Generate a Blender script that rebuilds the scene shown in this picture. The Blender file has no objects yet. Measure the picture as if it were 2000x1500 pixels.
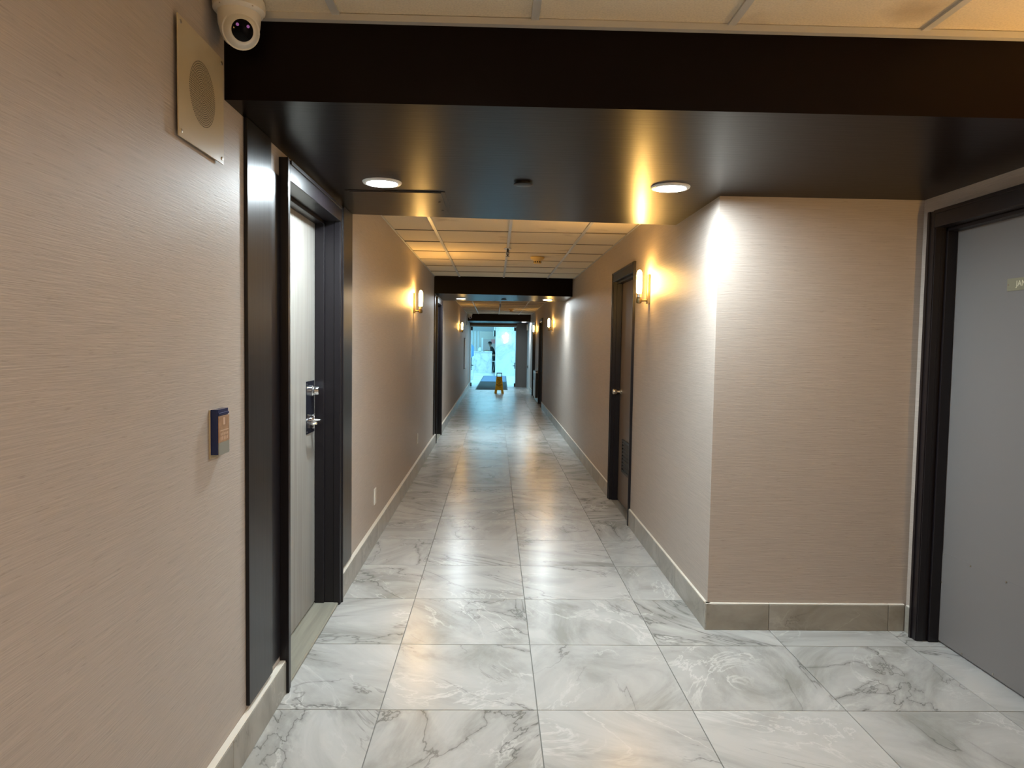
import bpy, bmesh, math, random
from mathutils import Vector, Matrix
S = bpy.context.scene
COL = S.collection
PI = math.pi
rng = random.Random(7)

# ------------------------------------------------------------------ camera, world, exposure
cam_data = bpy.data.cameras.new('camera')
cam = bpy.data.objects.new('camera', cam_data)
COL.objects.link(cam)
cam_data.sensor_width = 36.0
cam_data.lens = 25.194
cam_data.clip_start = 0.05
cam_data.clip_end = 200
yaw, pitch, roll = 0.0248024, 0.0541876, -0.0154914
fwd = Vector((math.sin(yaw) * math.cos(pitch), math.cos(yaw) * math.cos(pitch), -math.sin(pitch)))
r0 = Vector((math.cos(yaw), -math.sin(yaw), 0))
d0 = fwd.cross(r0)
right = math.cos(roll) * r0 + math.sin(roll) * d0
down = -math.sin(roll) * r0 + math.cos(roll) * d0
cam.matrix_world = Matrix(((right.x, -down.x, -fwd.x, 0), (right.y, -down.y, -fwd.y, 0),
                           (right.z, -down.z, -fwd.z, 1.419), (0, 0, 0, 1)))
S.camera = cam

world = bpy.data.worlds.new('world')
S.world = world
world.use_nodes = True
world.node_tree.nodes['Background'].inputs[0].default_value = (0.5, 0.52, 0.55, 1)
world.node_tree.nodes['Background'].inputs[1].default_value = 0.05

S.view_settings.view_transform = 'Standard'
S.view_settings.look = 'None'
S.view_settings.gamma = 1.0
S.view_settings.use_curve_mapping = False
S.view_settings.exposure = 3.22
try:
    S.cycles.max_bounces = 10
    S.cycles.diffuse_bounces = 6
    S.cycles.use_denoising = True
    S.cycles.sample_clamp_indirect = 6.0
except Exception:
    pass

# lamp strengths (emission of the lamp surfaces)
DOWN_COL, DOWN_STR = (0.82, 0.945, 1.0), 80.0
SCONCE_COL, SCONCE_STR = (1.0, 0.56, 0.15), 30.0
LOBBY_COL, LOBBY_STR = (0.30, 0.76, 1.0), 1.55
FRONT_COL, FRONT_STR = (1.0, 0.88, 0.78), 62.0

# ------------------------------------------------------------------ materials
def nt(name):
    m = bpy.data.materials.new(name)
    m.use_nodes = True
    return m, m.node_tree, m.node_tree.nodes['Principled BSDF']

def setin(b, **k):
    for a, v in k.items():
        n = a.replace('_', ' ')
        if n in b.inputs:
            b.inputs[n].default_value = v

def plain(name, c, rough=0.5, metal=0.0, bump=0.0, bscale=(200, 200, 200), var=0.0, spec=None, coat=0.0):
    m, t, b = nt(name)
    b.inputs['Base Color'].default_value = (*c, 1)
    b.inputs['Roughness'].default_value = rough
    b.inputs['Metallic'].default_value = metal
    if spec is not None:
        b.inputs['Specular IOR Level'].default_value = spec
    if coat:
        b.inputs['Coat Weight'].default_value = coat
        b.inputs['Coat Roughness'].default_value = 0.15
    if bump or var:
        tc = t.nodes.new('ShaderNodeTexCoord')
        mp = t.nodes.new('ShaderNodeMapping')
        mp.inputs['Scale'].default_value = bscale
        no = t.nodes.new('ShaderNodeTexNoise')
        no.inputs['Scale'].default_value = 1.0
        no.inputs['Detail'].default_value = 3
        t.links.new(tc.outputs['Object'], mp.inputs[0])
        t.links.new(mp.outputs[0], no.inputs['Vector'])
        if bump:
            bp = t.nodes.new('ShaderNodeBump')
            bp.inputs['Strength'].default_value = bump
            bp.inputs['Distance'].default_value = 0.002
            t.links.new(no.outputs[0], bp.inputs['Height'])
            t.links.new(bp.outputs[0], b.inputs['Normal'])
        if var:
            rp = t.nodes.new('ShaderNodeValToRGB')
            rp.color_ramp.elements[0].position = 0.3
            rp.color_ramp.elements[1].position = 0.7
            rp.color_ramp.elements[0].color = (*[x * (1 - var) for x in c], 1)
            rp.color_ramp.elements[1].color = (*[min(1, x * (1 + var)) for x in c], 1)
            t.links.new(no.outputs[0], rp.inputs[0])
            t.links.new(rp.outputs[0], b.inputs['Base Color'])
    return m

def emit(name, c, s):
    m = bpy.data.materials.new(name)
    m.use_nodes = True
    t = m.node_tree
    t.nodes.clear()
    o = t.nodes.new('ShaderNodeOutputMaterial')
    e = t.nodes.new('ShaderNodeEmission')
    e.inputs[0].default_value = (*c, 1)
    e.inputs[1].default_value = s
    t.links.new(e.outputs[0], o.inputs[0])
    return m

def wallpaper(name, c):
    """silky woven wallcovering: fine horizontal threads"""
    m, t, b = nt(name)
    N, L = t.nodes.new, t.links.new
    tc = N('ShaderNodeTexCoord')
    mp = N('ShaderNodeMapping'); mp.inputs['Scale'].default_value = (6, 6, 420)
    L(tc.outputs['Object'], mp.inputs[0])
    n1 = N('ShaderNodeTexNoise'); n1.inputs['Scale'].default_value = 1; n1.inputs['Detail'].default_value = 2
    L(mp.outputs[0], n1.inputs['Vector'])
    mp2 = N('ShaderNodeMapping'); mp2.inputs['Scale'].default_value = (22, 22, 260)
    L(tc.outputs['Object'], mp2.inputs[0])
    n2 = N('ShaderNodeTexNoise'); n2.inputs['Scale'].default_value = 1; n2.inputs['Detail'].default_value = 2
    L(mp2.outputs[0], n2.inputs['Vector'])
    n3 = N('ShaderNodeTexNoise'); n3.inputs['Scale'].default_value = 1.3; n3.inputs['Detail'].default_value = 1
    L(tc.outputs['Object'], n3.inputs['Vector'])
    rp = N('ShaderNodeValToRGB'); e = rp.color_ramp.elements
    e[0].position, e[0].color = 0.25, (*[x * 0.88 for x in c], 1)
    e[1].position, e[1].color = 0.75, (*[x * 1.10 for x in c], 1)
    L(n1.outputs[0], rp.inputs[0])
    rp2 = N('ShaderNodeValToRGB'); e = rp2.color_ramp.elements
    e[0].position, e[0].color = 0.24, (0.72, 0.70, 0.68, 1)
    e[1].position, e[1].color = 0.36, (1, 1, 1, 1)
    L(n2.outputs[0], rp2.inputs[0])
    mx = N('ShaderNodeMixRGB'); mx.blend_type = 'MULTIPLY'; mx.inputs[0].default_value = 0.6
    L(rp.outputs[0], mx.inputs[1]); L(rp2.outputs[0], mx.inputs[2])
    L(mx.outputs[0], b.inputs['Base Color'])
    ad = N('ShaderNodeMath'); ad.operation = 'ADD'
    L(n1.outputs[0], ad.inputs[0]); L(n2.outputs[0], ad.inputs[1])
    bp = N('ShaderNodeBump'); bp.inputs['Strength'].default_value = 0.5; bp.inputs['Distance'].default_value = 0.0008
    L(ad.outputs[0], bp.inputs['Height']); L(bp.outputs[0], b.inputs['Normal'])
    setin(b, Roughness=0.5)
    b.inputs['Specular IOR Level'].default_value = 0.30
    return m

def onyx(name, dark, mid, light, rough=0.16, scale=1.0, vein=0.8, spec=0.5):
    """polished veined stone; every tile takes its own piece and turn of the pattern"""
    m, t, b = nt(name)
    N, L = t.nodes.new, t.links.new
    tc = N('ShaderNodeTexCoord'); oi = N('ShaderNodeObjectInfo')
    sc = N('ShaderNodeVectorMath'); sc.operation = 'SCALE'
    cmb = N('ShaderNodeCombineXYZ')
    for i, k in enumerate((137.0, 71.0, 29.0)):
        mu = N('ShaderNodeMath'); mu.operation = 'MULTIPLY'; mu.inputs[1].default_value = k
        L(oi.outputs['Random'], mu.inputs[0]); L(mu.outputs[0], cmb.inputs[i])
    ang = N('ShaderNodeMath'); ang.operation = 'MULTIPLY'; ang.inputs[1].default_value = 37.7
    L(oi.outputs['Random'], ang.inputs[0])
    vr = N('ShaderNodeVectorRotate'); vr.rotation_type = 'Z_AXIS'
    L(tc.outputs['Object'], vr.inputs['Vector']); L(ang.outputs[0], vr.inputs['Angle'])
    st = N('ShaderNodeMapping'); st.inputs['Scale'].default_value = (1.0 * scale, 1.9 * scale, 1.4 * scale)
    L(vr.outputs[0], st.inputs[0])
    va = N('ShaderNodeVectorMath'); va.operation = 'ADD'
    L(st.outputs[0], va.inputs[0]); L(cmb.outputs[0], va.inputs[1])
    def noise(s, d, r, dist):
        n = N('ShaderNodeTexNoise')
        n.inputs['Scale'].default_value = s; n.inputs['Detail'].default_value = d
        n.inputs['Roughness'].default_value = r; n.inputs['Distortion'].default_value = dist
        L(va.outputs[0], n.inputs['Vector'])
        return n.outputs[0]
    def ramp(inp, stops):
        r = N('ShaderNodeValToRGB'); cr = r.color_ramp
        while len(cr.elements) < len(stops): cr.elements.new(0.5)
        for e, (p, c) in zip(cr.elements, stops):
            e.position = p; e.color = (*c, 1) if len(c) == 3 else c
        L(inp, r.inputs[0])
        return r.outputs[0]
    def absdiff(inp, v):
        a = N('ShaderNodeMath'); a.operation = 'SUBTRACT'; a.inputs[1].default_value = v; L(inp, a.inputs[0])
        c = N('ShaderNodeMath'); c.operation = 'ABSOLUTE'; L(a.outputs[0], c.inputs[0])
        return c.outputs[0]
    def mul(a, c):
        x = N('ShaderNodeMath'); x.operation = 'MULTIPLY'; L(a, x.inputs[0])
        if isinstance(c, float): x.inputs[1].default_value = c
        else: L(c, x.inputs[1])
        return x.outputs[0]
    base = ramp(noise(1.5, 8, 0.62, 1.3), [(0.33, dark), (0.47, mid), (0.62, light)])
    W, K = (1, 1, 1), (0, 0, 0)
    # soft smoky bands beside the veins
    smoke = mul(mul(ramp(absdiff(noise(0.9, 6, 0.55, 1.6), 0.5), [(0.0, W), (0.055, K)]),
                    ramp(noise(1.1, 3, 0.5, 0.3), [(0.46, K), (0.60, W)])), 0.55 * vein)
    thin = mul(mul(ramp(absdiff(noise(0.9, 6, 0.55, 1.6), 0.497), [(0.0, W), (0.007, K)]),
                   ramp(noise(1.1, 3, 0.5, 0.3), [(0.42, K), (0.55, W)])), 0.95 * vein)
    wisp = mul(mul(ramp(absdiff(noise(1.3, 7, 0.6, 1.9), 0.52), [(0.0, W), (0.018, K)]),
                   ramp(noise(1.7, 2, 0.5, 0.0), [(0.45, K), (0.6, W)])), 0.8)
    def mix(f, a, c):
        x = N('ShaderNodeMixRGB'); L(f, x.inputs[0]); L(a, x.inputs[1]); x.inputs[2].default_value = (*c, 1)
        return x.outputs[0]
    col = mix(smoke, base, [x * 0.62 for x in dark])
    col = mix(wisp, col, [min(0.85, x * 1.22) for x in light])
    col = mix(thin, col, [x * 0.42 for x in dark])
    L(col, b.inputs['Base Color'])
    b.inputs['Roughness'].default_value = rough
    b.inputs['Specular IOR Level'].default_value = spec
    return m

def ceiling_tile_mat(name, c):
    m, t, b = nt(name)
    N, L = t.nodes.new, t.links.new
    tc = N('ShaderNodeTexCoord'); oi = N('ShaderNodeObjectInfo')
    n = N('ShaderNodeTexNoise'); n.inputs['Scale'].default_value = 160; n.inputs['Detail'].default_value = 4
    L(tc.outputs['Object'], n.inputs['Vector'])
    rp = N('ShaderNodeValToRGB'); e = rp.color_ramp.elements
    e[0].position, e[0].color = 0.3, (*[x * 0.86 for x in c], 1)
    e[1].position, e[1].color = 0.6, (*c, 1)
    L(n.outputs[0], rp.inputs[0])
    # old water marks on some of the tiles
    ad = N('ShaderNodeVectorMath'); ad.operation = 'ADD'
    cb = N('ShaderNodeCombineXYZ')
    mu = N('ShaderNodeMath'); mu.operation = 'MULTIPLY'; mu.inputs[1].default_value = 91
    L(oi.outputs['Random'], mu.inputs[0]); L(mu.outputs[0], cb.inputs[0])
    L(tc.outputs['Object'], ad.inputs[0]); L(cb.outputs[0], ad.inputs[1])
    s = N('ShaderNodeTexNoise'); s.inputs['Scale'].default_value = 2.4; s.inputs['Detail'].default_value = 3
    L(ad.outputs[0], s.inputs['Vector'])
    sr = N('ShaderNodeValToRGB'); e = sr.color_ramp.elements
    e[0].position, e[0].color = 0.62, (0, 0, 0, 1)
    e[1].position, e[1].color = 0.80, (0.8, 0.8, 0.8, 1)
    L(s.outputs[0], sr.inputs[0])
    mx = N('ShaderNodeMixRGB'); mx.inputs[2].default_value = (0.33, 0.24, 0.14, 1)
    L(sr.outputs[0], mx.inputs[0]); L(rp.outputs[0], mx.inputs[1])
    L(mx.outputs[0], b.inputs['Base Color'])
    bp = N('ShaderNodeBump'); bp.inputs['Strength'].default_value = 0.35; bp.inputs['Distance'].default_value = 0.002
    L(n.outputs[0], bp.inputs['Height']); L(bp.outputs[0], b.inputs['Normal'])
    setin(b, Roughness=0.9)
    return m

def wood(name, c1, c2, rough=0.45):
    m, t, b = nt(name)
    N, L = t.nodes.new, t.links.new
    tc = N('ShaderNodeTexCoord')
    mp = N('ShaderNodeMapping'); mp.inputs['Scale'].default_value = (60, 60, 1.6)
    L(tc.outputs['Object'], mp.inputs[0])
    n = N('ShaderNodeTexNoise'); n.inputs['Scale'].default_value = 1; n.inputs['Detail'].default_value = 4; n.inputs['Distortion'].default_value = 0.4
    L(mp.outputs[0], n.inputs['Vector'])
    rp = N('ShaderNodeValToRGB'); e = rp.color_ramp.elements
    e[0].position, e[0].color = 0.35, (*c1, 1)
    e[1].position, e[1].color = 0.65, (*c2, 1)
    L(n.outputs[0], rp.inputs[0]); L(rp.outputs[0], b.inputs['Base Color'])
    setin(b, Roughness=rough)
    return m

M = {}
M['paper'] = wallpaper('woven_wallcovering', (0.440, 0.382, 0.334))
M['floor'] = onyx('floor_onyx', (0.300, 0.300, 0.278), (0.420, 0.418, 0.400), (0.500, 0.497, 0.478), 0.26, 0.85, 0.85, 0.40)
M['grout'] = plain('grout', (0.20, 0.20, 0.185), 0.8)
M['base'] = onyx('baseboard_onyx', (0.235, 0.215, 0.178), (0.305, 0.285, 0.242), (0.365, 0.348, 0.305), 0.3, 1.3, 0.5)
M['caulk'] = plain('cream_caulk', (0.70, 0.66, 0.58), 0.5)
M['ctile'] = ceiling_tile_mat('ceiling_tile', (0.78, 0.68, 0.51))
M['cgrid'] = plain('ceiling_grid', (0.54, 0.53, 0.50), 0.4)
M['plaster'] = plain('plaster', (0.16, 0.14, 0.12), 0.8)
M['brown'] = plain('dark_brown_paint', (0.0060, 0.0030, 0.0026), 0.30, bump=0.2, bscale=(6, 60, 60), spec=0.10)
M['frame'] = plain('dark_frame_paint', (0.009, 0.0070, 0.0090), 0.33, bump=0.05, bscale=(60, 60, 8), spec=0.42)
M['pilaster'] = plain('dark_gloss_board', (0.011, 0.0098, 0.0105), 0.30, bump=0.25, bscale=(30, 30, 2), spec=0.32)
M['wood'] = wood('pale_wood', (0.245, 0.23, 0.205), (0.315, 0.30, 0.272))
M['sill'] = plain('sill_stone', (0.27, 0.255, 0.205), 0.4, var=0.16, bscale=(45, 2, 45))
M['taupe'] = plain('taupe_door_paint', (0.195, 0.182, 0.179), 0.45, bump=0.06, bscale=(90, 90, 90))
M['browndoor'] = plain('mid_brown_door_paint', (0.17, 0.135, 0.11), 0.4)
M['chrome'] = plain('chrome', (0.80, 0.80, 0.80), 0.12, 1.0)
M['nickel'] = plain('brushed_nickel', (0.72, 0.68, 0.60), 0.25, 1.0)
M['agedbrass'] = plain('aged_brass', (0.30, 0.235, 0.12), 0.4, 1.0)
M['jointshade'] = plain('joint_shade_paint', (0.20, 0.165, 0.115), 0.6)  # dark tone stands in for the shadow lines between ceiling tiles
M['darkmetal'] = plain('polished_dark_plate', (0.035, 0.037, 0.05), 0.18, 1.0)
M['darkplate'] = plain('dark_plate', (0.012, 0.013, 0.020), 0.2)
M['white'] = plain('white_plastic', (0.72, 0.69, 0.62), 0.35)
M['ring'] = plain('white_trim_ring', (0.80, 0.80, 0.78), 0.3)
M['yellowed'] = plain('yellowed_plastic', (0.68, 0.50, 0.20), 0.45)
M['black'] = plain('black_plastic', (0.005, 0.005, 0.0055), 0.4)
M['glassblack'] = plain('black_lens_glass', (0.001, 0.0008, 0.0016), 0.06, spec=0.12)
M['led'] = emit('infrared_led', (0.75, 0.25, 0.65), 0.035)
M['speaker'] = plain('beige_painted_plate', (0.50, 0.41, 0.26), 0.32)
M['hole'] = plain('perforation_dark', (0.022, 0.016, 0.010), 0.8)
M['screw'] = plain('screw_metal', (0.45, 0.40, 0.32), 0.35, 1.0)
M['blue'] = plain('navy_plastic', (0.010, 0.019, 0.08), 0.25)
M['copper'] = plain('copper_label', (0.34, 0.20, 0.115), 0.35, var=0.2, bscale=(1, 60, 60))
M['copperlight'] = plain('pale_print', (0.55, 0.38, 0.27), 0.5)
M['greylabel'] = plain('grey_label', (0.25, 0.25, 0.215), 0.35)
M['brassplate'] = plain('olive_brass_plate', (0.25, 0.235, 0.16), 0.4)
M['engraved'] = plain('engraved_cream', (0.70, 0.66, 0.48), 0.5)
M['yellow'] = plain('safety_yellow', (0.85, 0.58, 0.012), 0.45)
M['signblack'] = plain('sign_black', (0.010, 0.010, 0.010), 0.5)
M['signred'] = plain('sign_brown_red', (0.42, 0.13, 0.01), 0.5)
M['signgrey'] = plain('sign_grip', (0.07, 0.075, 0.06), 0.5)
M['mat'] = plain('mat_pile', (0.014, 0.015, 0.017), 0.9, bump=0.6, bscale=(300, 300, 300))
M['matlit'] = plain('lobby_lit_mat_pile', (0.13, 0.19, 0.30), 0.85, bump=0.5, bscale=(300, 300, 300))  # same mat pile with the lobby light painted into its colour
M['matedge'] = plain('mat_rubber', (0.015, 0.015, 0.016), 0.6)
M['marble'] = onyx('white_marble', (0.60, 0.64, 0.66), (0.80, 0.82, 0.83), (0.86, 0.87, 0.88), 0.2, 0.7, 0.35)
M['lobbypaint'] = plain('lobby_paint', (0.78, 0.80, 0.80), 0.6)
M['lobbybeige'] = plain('lobby_back_wall', (0.55, 0.50, 0.45), 0.7)
M['lobbydoor'] = plain('lobby_back_door', (0.50, 0.41, 0.39), 0.5)
M['red'] = plain('red_sign', (0.60, 0.24, 0.24), 0.5)
M['cloth_blue'] = plain('pale_blue_cloth', (0.22, 0.42, 0.68), 0.8, bump=0.3, bscale=(40, 40, 4))
M['skin'] = plain('skin', (0.42, 0.25, 0.17), 0.5)
M['hair'] = plain('hair', (0.015, 0.011, 0.009), 0.6)
M['shirt'] = plain('black_jersey', (0.012, 0.013, 0.016), 0.8)
M['trousers'] = plain('dark_trousers', (0.015, 0.022, 0.032), 0.8)
M['greywall'] = plain('grey_panel_paint', (0.135, 0.135, 0.130), 0.45)
M['greytransom'] = plain('grey_metal', (0.20, 0.23, 0.24), 0.35, 0.4)
M['heater'] = plain('heater_enamel', (0.70, 0.71, 0.72), 0.35)
M['grille'] = plain('dark_grille', (0.008, 0.008, 0.009), 0.5)
M['down'] = emit('downlight_lens', DOWN_COL, DOWN_STR)
M['front'] = emit('front_fill_lens', FRONT_COL, FRONT_STR)
M['lamp'] = emit('sconce_lamp', SCONCE_COL, SCONCE_STR)
M['farlamp'] = emit('dimmer_sconce_lamp', SCONCE_COL, SCONCE_STR * 0.42)
M['lobbyfill'] = emit('lobby_fill_panel', LOBBY_COL, LOBBY_STR)
M['lobbysconce'] = emit('lobby_wall_light', (1.0, 0.95, 0.85), 0.22)

# ------------------------------------------------------------------ mesh builder
class MB:
    def __init__(s):
        s.bm = bmesh.new()
    def box(s, a, b, bev=0.0, seg=1):
        a, b = Vector(a), Vector(b)
        vs = bmesh.ops.create_cube(s.bm, size=1.0)['verts']
        for v in vs:
            v.co = Vector(((a.x + b.x) / 2 + v.co.x * (b.x - a.x), (a.y + b.y) / 2 + v.co.y * (b.y - a.y), (a.z + b.z) / 2 + v.co.z * (b.z - a.z)))
        if bev:
            es = list({e for v in vs for e in v.link_edges})
            bmesh.ops.bevel(s.bm, geom=es, offset=bev, segments=seg, affect='EDGES', profile=0.5)
        return s
    def prism(s, pts, axis, a, b):
        """polygon pts extruded along axis from a to b; the other two coordinates in order"""
        def P(p, t):
            if axis == 'z': return (p[0], p[1], t)
            if axis == 'y': return (p[0], t, p[1])
            return (t, p[0], p[1])
        lo = [s.bm.verts.new(P(p, a)) for p in pts]
        hi = [s.bm.verts.new(P(p, b)) for p in pts]
        n = len(pts)
        s.bm.faces.new(lo); s.bm.faces.new(hi[::-1])
        for i in range(n):
            s.bm.faces.new((lo[i], hi[i], hi[(i + 1) % n], lo[(i + 1) % n]))
        return s
    def lathe(s, prof, n=24, m=None):
        """prof = [(r, z)...] about z, optional matrix"""
        m = m or Matrix()
        rings = []
        for r, z in prof:
            if r < 1e-6:
                rings.append([s.bm.verts.new(m @ Vector((0, 0, z)))])
            else:
                rings.append([s.bm.verts.new(m @ Vector((r * math.cos(2 * PI * i / n), r * math.sin(2 * PI * i / n), z))) for i in range(n)])
        for A, B in zip(rings, rings[1:]):
            for i in range(n):
                j = (i + 1) % n
                if len(A) == 1 and len(B) == 1: continue
                if len(A) == 1: s.bm.faces.new((A[0], B[j], B[i]))
                elif len(B) == 1: s.bm.faces.new((A[i], A[j], B[0]))
                else: s.bm.faces.new((A[i], A[j], B[j], B[i]))
        if len(rings[0]) > 1: s.bm.faces.new(rings[0][::-1])
        if len(rings[-1]) > 1: s.bm.faces.new(rings[-1])
        return s
    def rod(s, a, b, r, n=12, r2=None):
        a, b = Vector(a), Vector(b)
        q = (b - a).to_track_quat('Z', 'Y').to_matrix().to_4x4()
        return s.lathe([(r, 0), (r if r2 is None else r2, (b - a).length)], n, Matrix.Translation(a) @ q)
    def build(s, name, mat, parent=None, smooth=False, loc=None):
        bmesh.ops.recalc_face_normals(s.bm, faces=s.bm.faces)
        me = bpy.data.meshes.new(name)
        s.bm.to_mesh(me); s.bm.free()
        me.materials.append(M[mat] if isinstance(mat, str) else mat)
        if smooth:
            me.polygons.foreach_set('use_smooth', [True] * len(me.polygons))
            try: me.set_sharp_from_angle(angle=math.radians(38))
            except Exception: pass
        o = bpy.data.objects.new(name, me)
        COL.objects.link(o)
        if parent: o.parent = parent
        if loc: o.location = loc
        return o

def tag(o, label=None, cat=None, group=None, kind=None):
    if label: o['label'] = label
    if cat: o['category'] = cat
    if group: o['group'] = group
    if kind: o['kind'] = kind
    return o
def empty(name, loc=(0, 0, 0), rz=0.0):
    o = bpy.data.objects.new(name, None)
    COL.objects.link(o)
    o.location = loc; o.rotation_euler = (0, 0, rz)
    o.empty_display_size = 0.05
    return o
def thing(name, label, cat, loc=(0, 0, 0), rz=0.0, group=None):
    return tag(empty(name, loc, rz), label, cat, group)
def kids(o):
    return list(o.children)
def copy_tree(o, parent=None):
    c = o.copy(); COL.objects.link(c)
    if parent: c.parent = parent
    for ch in kids(o): copy_tree(ch, c)
    return c
def share(o, name_from, loc, parent):
    c = o.copy(); COL.objects.link(c); c.parent = parent; c.location = loc
    return c
def struct(o, label, cat):
    return tag(o, label, cat, kind='structure')
def text(body, size, mat, parent, loc, rot, name='lettering', ext=0.0004, align='CENTER', bold=0.0, xs=1.0):
    cu = bpy.data.curves.new(name, 'FONT')
    cu.body = body; cu.size = size; cu.extrude = ext; cu.align_x = align; cu.align_y = 'CENTER'; cu.offset = bold
    cu.materials.append(M[mat])
    o = bpy.data.objects.new(name, cu); COL.objects.link(o)
    me = bpy.data.meshes.new_from_object(o.evaluated_get(bpy.context.evaluated_depsgraph_get()))
    bpy.data.objects.remove(o)
    me.name = name
    me.materials.clear(); me.materials.append(M[mat])
    o = bpy.data.objects.new(name, me); COL.objects.link(o)
    o.parent = parent; o.location = loc; o.rotation_euler = rot; o.scale = (xs, 1, 1)
    return o

# ------------------------------------------------------------------ dimensions
XL = -0.848          # left wall
XR = 1.092           # corridor right wall
XO = 2.110           # right wall of the near bay
YB = 3.530           # wall face beside the near bay
ZF, ZC = 2.42, 2.35  # ceilings: near bay, corridor
T = 0.61
GX = [-1.034 + T * i for i in range(6)]    # long joints
GY0 = 2.7165
YD = 24.3            # lobby doors
BH = 0.132           # skirting height

# ------------------------------------------------------------------ floor
g = MB()
g.box((XL - 0.25, -4.2, -0.12), (XO + 0.3, YD, -0.004))
floor = struct(g.build('floor', 'grout'), 'floor of large veined grey onyx tiles with dark thin joints', 'floor')
tile_cache = {}
gap = 0.002
def floor_tile(x0, x1, y0, y1):
    w, d = round(x1 - x0, 4), round(y1 - y0, 4)
    key = (w, d)
    cx, cy = (x0 + x1) / 2, (y0 + y1) / 2
    if key not in tile_cache:
        b = MB().box((-w / 2 + gap, -d / 2 + gap, -0.01), (w / 2 - gap, d / 2 - gap, 0.0))
        tile_cache[key] = b.build('tile', 'floor', floor, loc=(cx, cy, 0))
    else:
        share(tile_cache[key], 'tile', (cx, cy, 0), floor)
for j in range(-3, 36):
    y0, y1 = GY0 + j * T, min(GY0 + (j + 1) * T, YD)
    if y1 - y0 < 0.05: continue
    bay = y0 < YB
    for i in range(6):
        x0 = max(GX[i], XL - 0.02 if not (2.2 < y0 < 4.2) else XL - 0.02)
        x1 = GX[i + 1] if i < 5 else XO + 0.10
        if y1 <= YB + 0.02:
            if i == 5: x1 = XO + 0.10
            floor_tile(x0, x1, y0, y1)
        elif y0 < YB:                      # row that runs in under the wall of the bay
            if i < 3: floor_tile(x0, x1, y0, y1)
            elif i == 3 :
                MB().prism([(x0 + gap, y0 + gap), (x1 - gap, y0 + gap), (x1 - gap, YB), (XR + 0.01, YB), (XR + 0.01, y1 - gap), (x0 + gap, y1 - gap)], 'z', -0.01, 0.0).build('tile', 'floor', floor)
            else: floor_tile(x0, x1, y0, YB)
        else:
            if x0 < XR: floor_tile(x0, min(x1, XR + 0.01), y0, y1)
# floor behind the viewer and in the lobby: same stone, joints too far off to tell apart
MB().box((XL - 0.02, -4.2, -0.01), (XO + 0.1, GY0 - 3 * T, 0.0)).build('floor_slab', 'floor', floor)
MB().box((-6.0, YD, -0.12), (5.0, 47.0, 0.0)).build('lobby_floor_slab', 'marble', floor)

# ------------------------------------------------------------------ walls
def wall_x(xa, xb, y0, y1, z1, holes):
    """wall slab between xa and xb along y with door holes (y0,y1,h)"""
    b = MB(); y = y0
    for a, c, h in sorted(holes):
        if a > y: b.box((xa, y, -0.01), (xb, a, z1))
        b.box((xa, a, h), (xb, c, z1)); y = c
    if y < y1: b.box((xa, y, -0.01), (xb, y1, z1))
    return b
DL1 = (2.845, 3.885, 2.135)
DL2 = (10.20, 11.20, 2.09)
DR1 = (5.60, 6.63, 2.088)
DR2 = (16.35, 17.45, 2.05)
DR3 = (19.30, 20.35, 2.05)
DRJ = (2.42, 3.445, 2.088)
struct(wall_x(XL - 0.2, XL, -4.2, YD, 2.62, [DL1, DL2]).build('wall_left', 'paper'), 'left wall in silky beige woven wallcovering', 'wall')
struct(wall_x(XR, XR + 0.2, YB + 0.12, 21.9, 2.62, [DR1, DR2, DR3]).build('wall_corridor_right', 'paper'), 'right wall of the long corridor in beige woven wallcovering', 'wall')
struct(MB().box((XR, YB, -0.01), (XO + 0.2, YB + 0.12, 2.62)).build('wall_front', 'paper'), 'short beige wall facing the viewer beside the grey door', 'wall')
struct(wall_x(XO, XO + 0.2, -4.2, YB, 2.62, [DRJ]).build('wall_right', 'paper'), 'right wall of the near bay around the grey door', 'wall')
struct(MB().box((XL - 0.2, -4.35, -0.01), (XO + 0.2, -4.2, 2.62)).build('wall_back', 'paper'), 'wall behind the viewer in beige wallcovering', 'wall')
# vestibule in front of the lobby doors
b = MB()
b.box((0.745, YD - 0.06, 0.0), (1.09, YD + 0.10, 2.14))
struct(b.build('wall_end', 'greywall'), 'narrow dark grey wall panel right of the lobby doors', 'wall')
struct(MB().box((1.09, 21.9, -0.01), (1.29, YD + 0.1, 2.62)).build('wall_vestibule', 'lobbypaint'), 'pale side wall between last beam and lobby doors', 'wall')

# ------------------------------------------------------------------ ceilings
b = MB()
b.box((XL - 0.2, -4.35, ZF + 0.03), (XO + 0.2, 2.5, ZF + 0.15))
b.box((XL - 0.2, 2.3, ZF + 0.15), (XO + 0.2, YD + 0.1, ZF + 0.2))
b.box((XL - 0.2, 3.9, ZC + 0.03), (XR + 0.2, YD + 0.1, ZC + 0.12))
ceiling = struct(b.build('ceiling', 'plaster'), 'suspended ceiling of cream mineral tiles in a white grid', 'ceiling')
ct_cache = {}
def ceil_tile(x0, x1, y0, y1, z):
    w, d = round(x1 - x0, 4), round(y1 - y0, 4)
    loc = ((x0 + x1) / 2, (y0 + y1) / 2, z + 0.006 + rng.uniform(-0.0015, 0.0015))
    if (w, d) not in ct_cache:
        bb = MB().box((-w / 2, -d / 2 + 0.004, 0), (w / 2, d / 2 - 0.004, 0.016), 0.006)
        o = ct_cache[(w, d)] = bb.build('tile', 'ctile', ceiling, loc=loc)
    else:
        o = share(ct_cache[(w, d)], 'tile', loc, ceiling)
    o.rotation_euler = (rng.uniform(-0.004, 0.004), 0, 0)
TEE = [0.11 + T * k for k in range(-1, 4)]
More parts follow.
